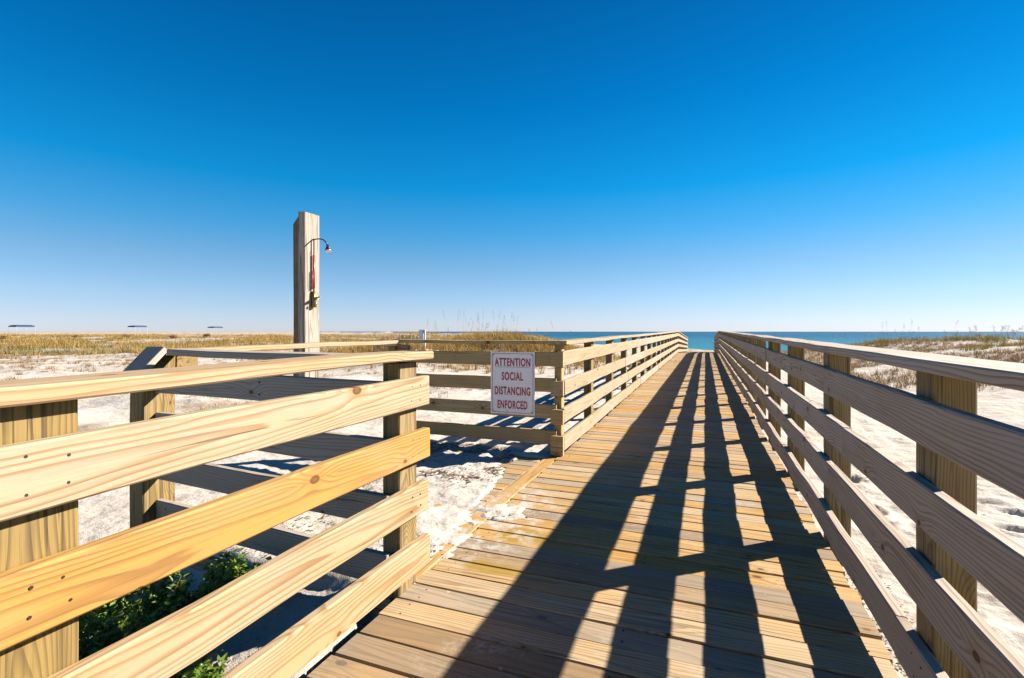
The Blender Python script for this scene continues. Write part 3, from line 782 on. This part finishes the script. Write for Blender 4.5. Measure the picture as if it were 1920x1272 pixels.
# leafy green plants under the foreground railing
def shrub(cx, cy, rad, hgt, n, label):
    z0 = float(height(np.array([cx]), np.array([cy]), False)[0])
    t = thing('green_shrub', (cx, cy, z0), label, 'shrub', 'green shrubs below the foreground railing')
    b = MB(); tips = []
    for q in range(max(6, n // 55)):
        a = random.uniform(0, 6.28); r = rad * math.sqrt(random.random()); e = Vector((cx + math.cos(a) * r, cy + math.sin(a) * r, z0 + hgt * random.uniform(.35, 1) * (1 - .4 * r / rad)))
        s = Vector((cx + math.cos(a) * r * .3, cy + math.sin(a) * r * .3, z0 - .02)); mid = (s + e) / 2 + Vector((random.gauss(0, .02), random.gauss(0, .02), .03))
        b.tube([s, mid, e], [.004, .003, .0015], 5); tips += [(mid, e)]
    b.obj('stem', M['brown'], t, (cx, cy, z0))
    V, Fc, Rv = [], [], []
    for q in range(n):
        m_, e = random.choice(tips); p = m_.lerp(e, random.uniform(-.2, 1.05)) + Vector([random.gauss(0, .022) for _ in range(3)])
        d = Vector((random.gauss(0, 1), random.gauss(0, 1), random.gauss(.3, .6))).normalized(); sd = d.cross(Vector((random.gauss(0, .4), random.gauss(0, .4), 1))).normalized()
        l = random.uniform(.012, .044); w_ = l * .33; up = d.cross(sd) * -.15 * l; bs = len(V)
        V += [p, p + d * l * .45 + sd * w_ + up, p + d * l, p + d * l * .45 - sd * w_ + up, p + d * l * .5]
        Fc += [(bs, bs + 1, bs + 4), (bs + 1, bs + 2, bs + 4), (bs + 2, bs + 3, bs + 4), (bs + 3, bs, bs + 4)]
        Rv += [[random.random()] * 3] * 5
    o = npmesh('foliage', np.array([tuple(v - Vector((cx, cy, z0))) for v in V]), np.array(Fc), M['leaf'], False, np.array(Rv)); o.parent = t
shrub(-2.20, 1.38, .30, .40, 2600, 'largest leafy green shrub, low behind the middle boards of the foreground railing')
shrub(-2.02, 1.66, .20, .28, 1300, 'green shrub on the sand edge nearest the shaded railing')
shrub(-2.35, 1.12, .22, .34, 1100, 'green shrub nearest the big foreground post')
shrub(-1.80, 1.28, .12, .14, 500, 'small green sprig seen under the lowest board of the foreground railing')
shrub(-2.62, 1.5, .24, .24, 1000, 'green shrub behind the largest one, farther from the railing')

# sea oats
def oats(px, d, n, hgt, spread, label):
    sa, ca = math.sin(YAW), math.cos(YAW); u = (px - 960) / 934
    cx, cy = (-sa + u * ca) * d, (ca + u * sa) * d; z0 = float(height(np.array([cx]), np.array([cy]), False)[0])
    t = thing('sea_oats', (cx, cy, z0), label, 'sea oats', 'sea oats standing on the dunes')
    for q in range(n):
        b = MB(); hb_ = MB()
        x_, y_ = cx + random.gauss(0, spread), cy + random.gauss(0, spread * .6); zz = float(height(np.array([x_]), np.array([y_]), False)[0])
        h_ = hgt * (1.4 if px < 1100 else 1.0) * random.uniform(.55, 1.05); lx, ly = random.gauss(0, .10), random.gauss(0, .1)
        pts = [Vector((x_ + lx * f_ ** 2 * h_, y_ + ly * f_ ** 2 * h_, zz + h_ * f_)) for f_ in (0, .35, .7, 1)]
        r_ = .0011 + d * .00003
        b.tube(pts, [r_, r_, r_ * .8, r_ * .6], 4)
        for w_ in range(14):
            f_ = .80 + .2 * w_ / 13; p = pts[2].lerp(pts[3], (f_ - .7) / .3); dv = Vector((random.gauss(.5, .6), random.gauss(0, .6), -.3)).normalized()
            hb_.tube([p, p + dv * .03, p + dv * .06], [.001, .0042, .001], 4)
        st = b.obj('stalk', M['straw'], t, (x_, y_, zz)); hd_ = hb_.obj('seed_head', M['straw'], t, (x_, y_, zz)); hd_.parent = st; hd_.location = (0, 0, 0)
for px, d, n, h_, sp, lb in ((880, 19.0, 9, 1.15, .9, 'tall sea oats behind the left part of the sign'),
                             (925, 18.5, 10, 1.35, .8, 'tallest sea oats, right above the notice sign'),
                             (1005, 19.5, 5, .85, .9, 'sparse sea oats where the left dune meets the sea'),
                             (830, 19.5, 4, .75, .6, 'short sea oats just right of the white marker board'),
                             (1480, 30, 2, .8, .25, 'lone pair of sea oats above the right railing, farthest along the walk'),
                             (1600, 26, 6, .95, 1.0, 'sea oats at the left end of the right dune'),
                             (1690, 24, 9, 1.15, .9, 'sea oats in the middle of the right dune crest'),
                             (1800, 20, 8, 1.0, .8, 'sea oats on the right dune left of the feathery clump'),
                             (1845, 16, 8, .95, .5, 'feathery sea oats nearest the right edge, tallest of the right dune'),
                             (1895, 19, 8, .85, .6, 'sea oats at the far right edge of the dune')):
    oats(px, d, int(n * 1.5), h_, sp, lb)
# spindly dark weeds close by on the right
for (cx, cy, lb) in ((1.75, 2.45, 'spindly dark weed nearest the right railing post'), (2.5, 2.9, 'spindly dark weed farther out on the right sand')):
    z0 = float(height(np.array([cx]), np.array([cy]), False)[0])
    t = thing('bare_weed', (cx, cy, z0), lb, 'weed', 'bare weeds on the right sand'); b = MB()
    for q in range(16):
        a = random.uniform(0, 6.28); l = random.uniform(.08, .3); e = Vector((cx + math.cos(a) * l, cy + math.sin(a) * l, z0 + random.uniform(.02, .12)))
        md = Vector((cx, cy, z0)).lerp(e, .5) + Vector((random.gauss(0, .02), random.gauss(0, .02), .03)); b.tube([(cx, cy, z0), md, e], [.0025, .002, .001], 4)
        for w_ in range(3):
            p = md.lerp(e, random.random()); b.tube([p, p + Vector((random.gauss(0, .03), random.gauss(0, .03), random.gauss(.01, .02)))], .0012, 4)
    b.obj('twigs', M['brown'], t, (cx, cy, z0))

# ------------------------------------------------------------------ far things on the left
def at(px, d):
    sa, ca = math.sin(YAW), math.cos(YAW); u = (px - 960) / 934
    return (-sa + u * ca) * d, (ca + u * sa) * d
M['tent'] = plain('blue_canvas', (.008, .03, .12), .7)
M['white'] = plain('white_paint', (.6, .58, .57), .6, var=.05)
def canopy(px, d, zt, wd, label):
    cx, cy = at(px, d); z0 = float(height(np.array([cx]), np.array([cy]), False)[0])
    t = thing('beach_canopy', (cx, cy, z0), label, 'canopy', 'blue canopies far off on the beach'); w2 = wd / 2
    b = MB(); v0 = [Vector((cx + sx * w2, cy + sy * w2, zt - .28)) for sx, sy in ((-1, -1), (1, -1), (1, 1), (-1, 1))]
    v1 = [Vector((p.x, p.y, zt - .5)) for p in v0]; v2 = [Vector((cx + (p.x - cx) * .7, cy + (p.y - cy) * .7, zt - .1)) for p in v0]
    b.v = v0 + v1 + v2
    for j in range(4):
        j2 = (j + 1) % 4
        b.face([4 + j, 4 + j2, j2, j], [(0, 0, 0)] * 4, (0, 0, 0)); b.face([j, j2, 8 + j2, 8 + j], [(0, 0, 0)] * 4, (0, 0, 0))
    b.face([8, 9, 10, 11], [(0, 0, 0)] * 4, (0, 0, 0))
    b.obj('roof', M['tent'], t, (cx, cy, z0))
    for p in v1:
        b = MB(); b.tube([(p.x * 1, p.y, z0 - .1), (p.x, p.y, zt - .3)], .009, 6); b.obj('leg', M['white'], t, (p.x, p.y, z0))
canopy(41, 100, 2.62, 2.9, 'nearest and leftmost of the three blue beach canopies on the horizon')
canopy(258, 125, 2.8, 2.9, 'middle one of the three blue beach canopies on the horizon')
canopy(404, 150, 2.8, 2.9, 'farthest blue beach canopy, closest to the shower post')
# white marker board on the dune
cx, cy = at(792, 18.5); z0 = float(height(np.array([cx]), np.array([cy]), False)[0])
b = MB(); b.board((cx, cy, z0 - .2), (0, 0, 1), (1, 0, 0), (0, 1, 0), 1.27 - z0 + .2 - .0, .26, .05, seg=1, warp=0); b.tube([(cx + .06, cy - .04, z0 - .2), (cx + .06, cy - .04, 1.25)], .02, 6)
o = b.obj('marker_board', M['white'], None, (cx, cy, z0)); tag(o, 'white upright marker board on the sand behind the far corner of the railing', 'marker')
# little sand fence
t = thing('sand_fence', (*at(745, 21), 0), 'low brown picket sand fence left of the white marker board', 'fence'); b = MB()
for q in range(34):
    cx, cy = at(700 + q * 2.6, 22); z0 = float(height(np.array([cx]), np.array([cy]), False)[0]); b.board((cx, cy, z0 - .1), (0, 0, 1), (1, 0, 0), (0, 1, 0), .75 + random.gauss(0, .06), .032, .012, seg=1, bev=.002)
b.obj('pickets', M['brown'] if False else M['rail'], t, t.location)
# dark bushes on the far beach
for px, d, s_, lb in ((5, 70, .55, 'dark bush at the far left edge of the grassland'), (143, 85, .5, 'dark bush between the first and second canopy'),
                      (236, 80, .75, 'larger dark bush just left of the middle canopy'), (325, 85, .7, 'dark bush between the middle and farthest canopy'),
                      (388, 88, .7, 'dark bush just left of the farthest canopy')):
    cx, cy = at(px, d); z0 = .35 + float(height(np.array([cx]), np.array([cy]), False)[0]); n = 420
    a = rng.normal(0, 1, (n, 3)); a /= np.linalg.norm(a, axis=1)[:, None]; a *= rng.random((n, 1)) ** .4
    Pn = a * np.array([s_ * .9, s_ * .9, s_ * .4]) + np.array([0, 0, s_ * .3])
    V = (Pn[:, None] + rng.normal(0, .06, (n, 3, 3))).reshape(-1, 3); V = V[:]
    o = npmesh('distant_bush', V, np.arange(n * 3).reshape(-1, 3), M['brown'], False, (rng.random((n, 3)) * .4).repeat(3, 0)); o.location = (cx, cy, z0 - .1)
    tag(o, lb, 'bush', 'small dark bushes on the far left beach')
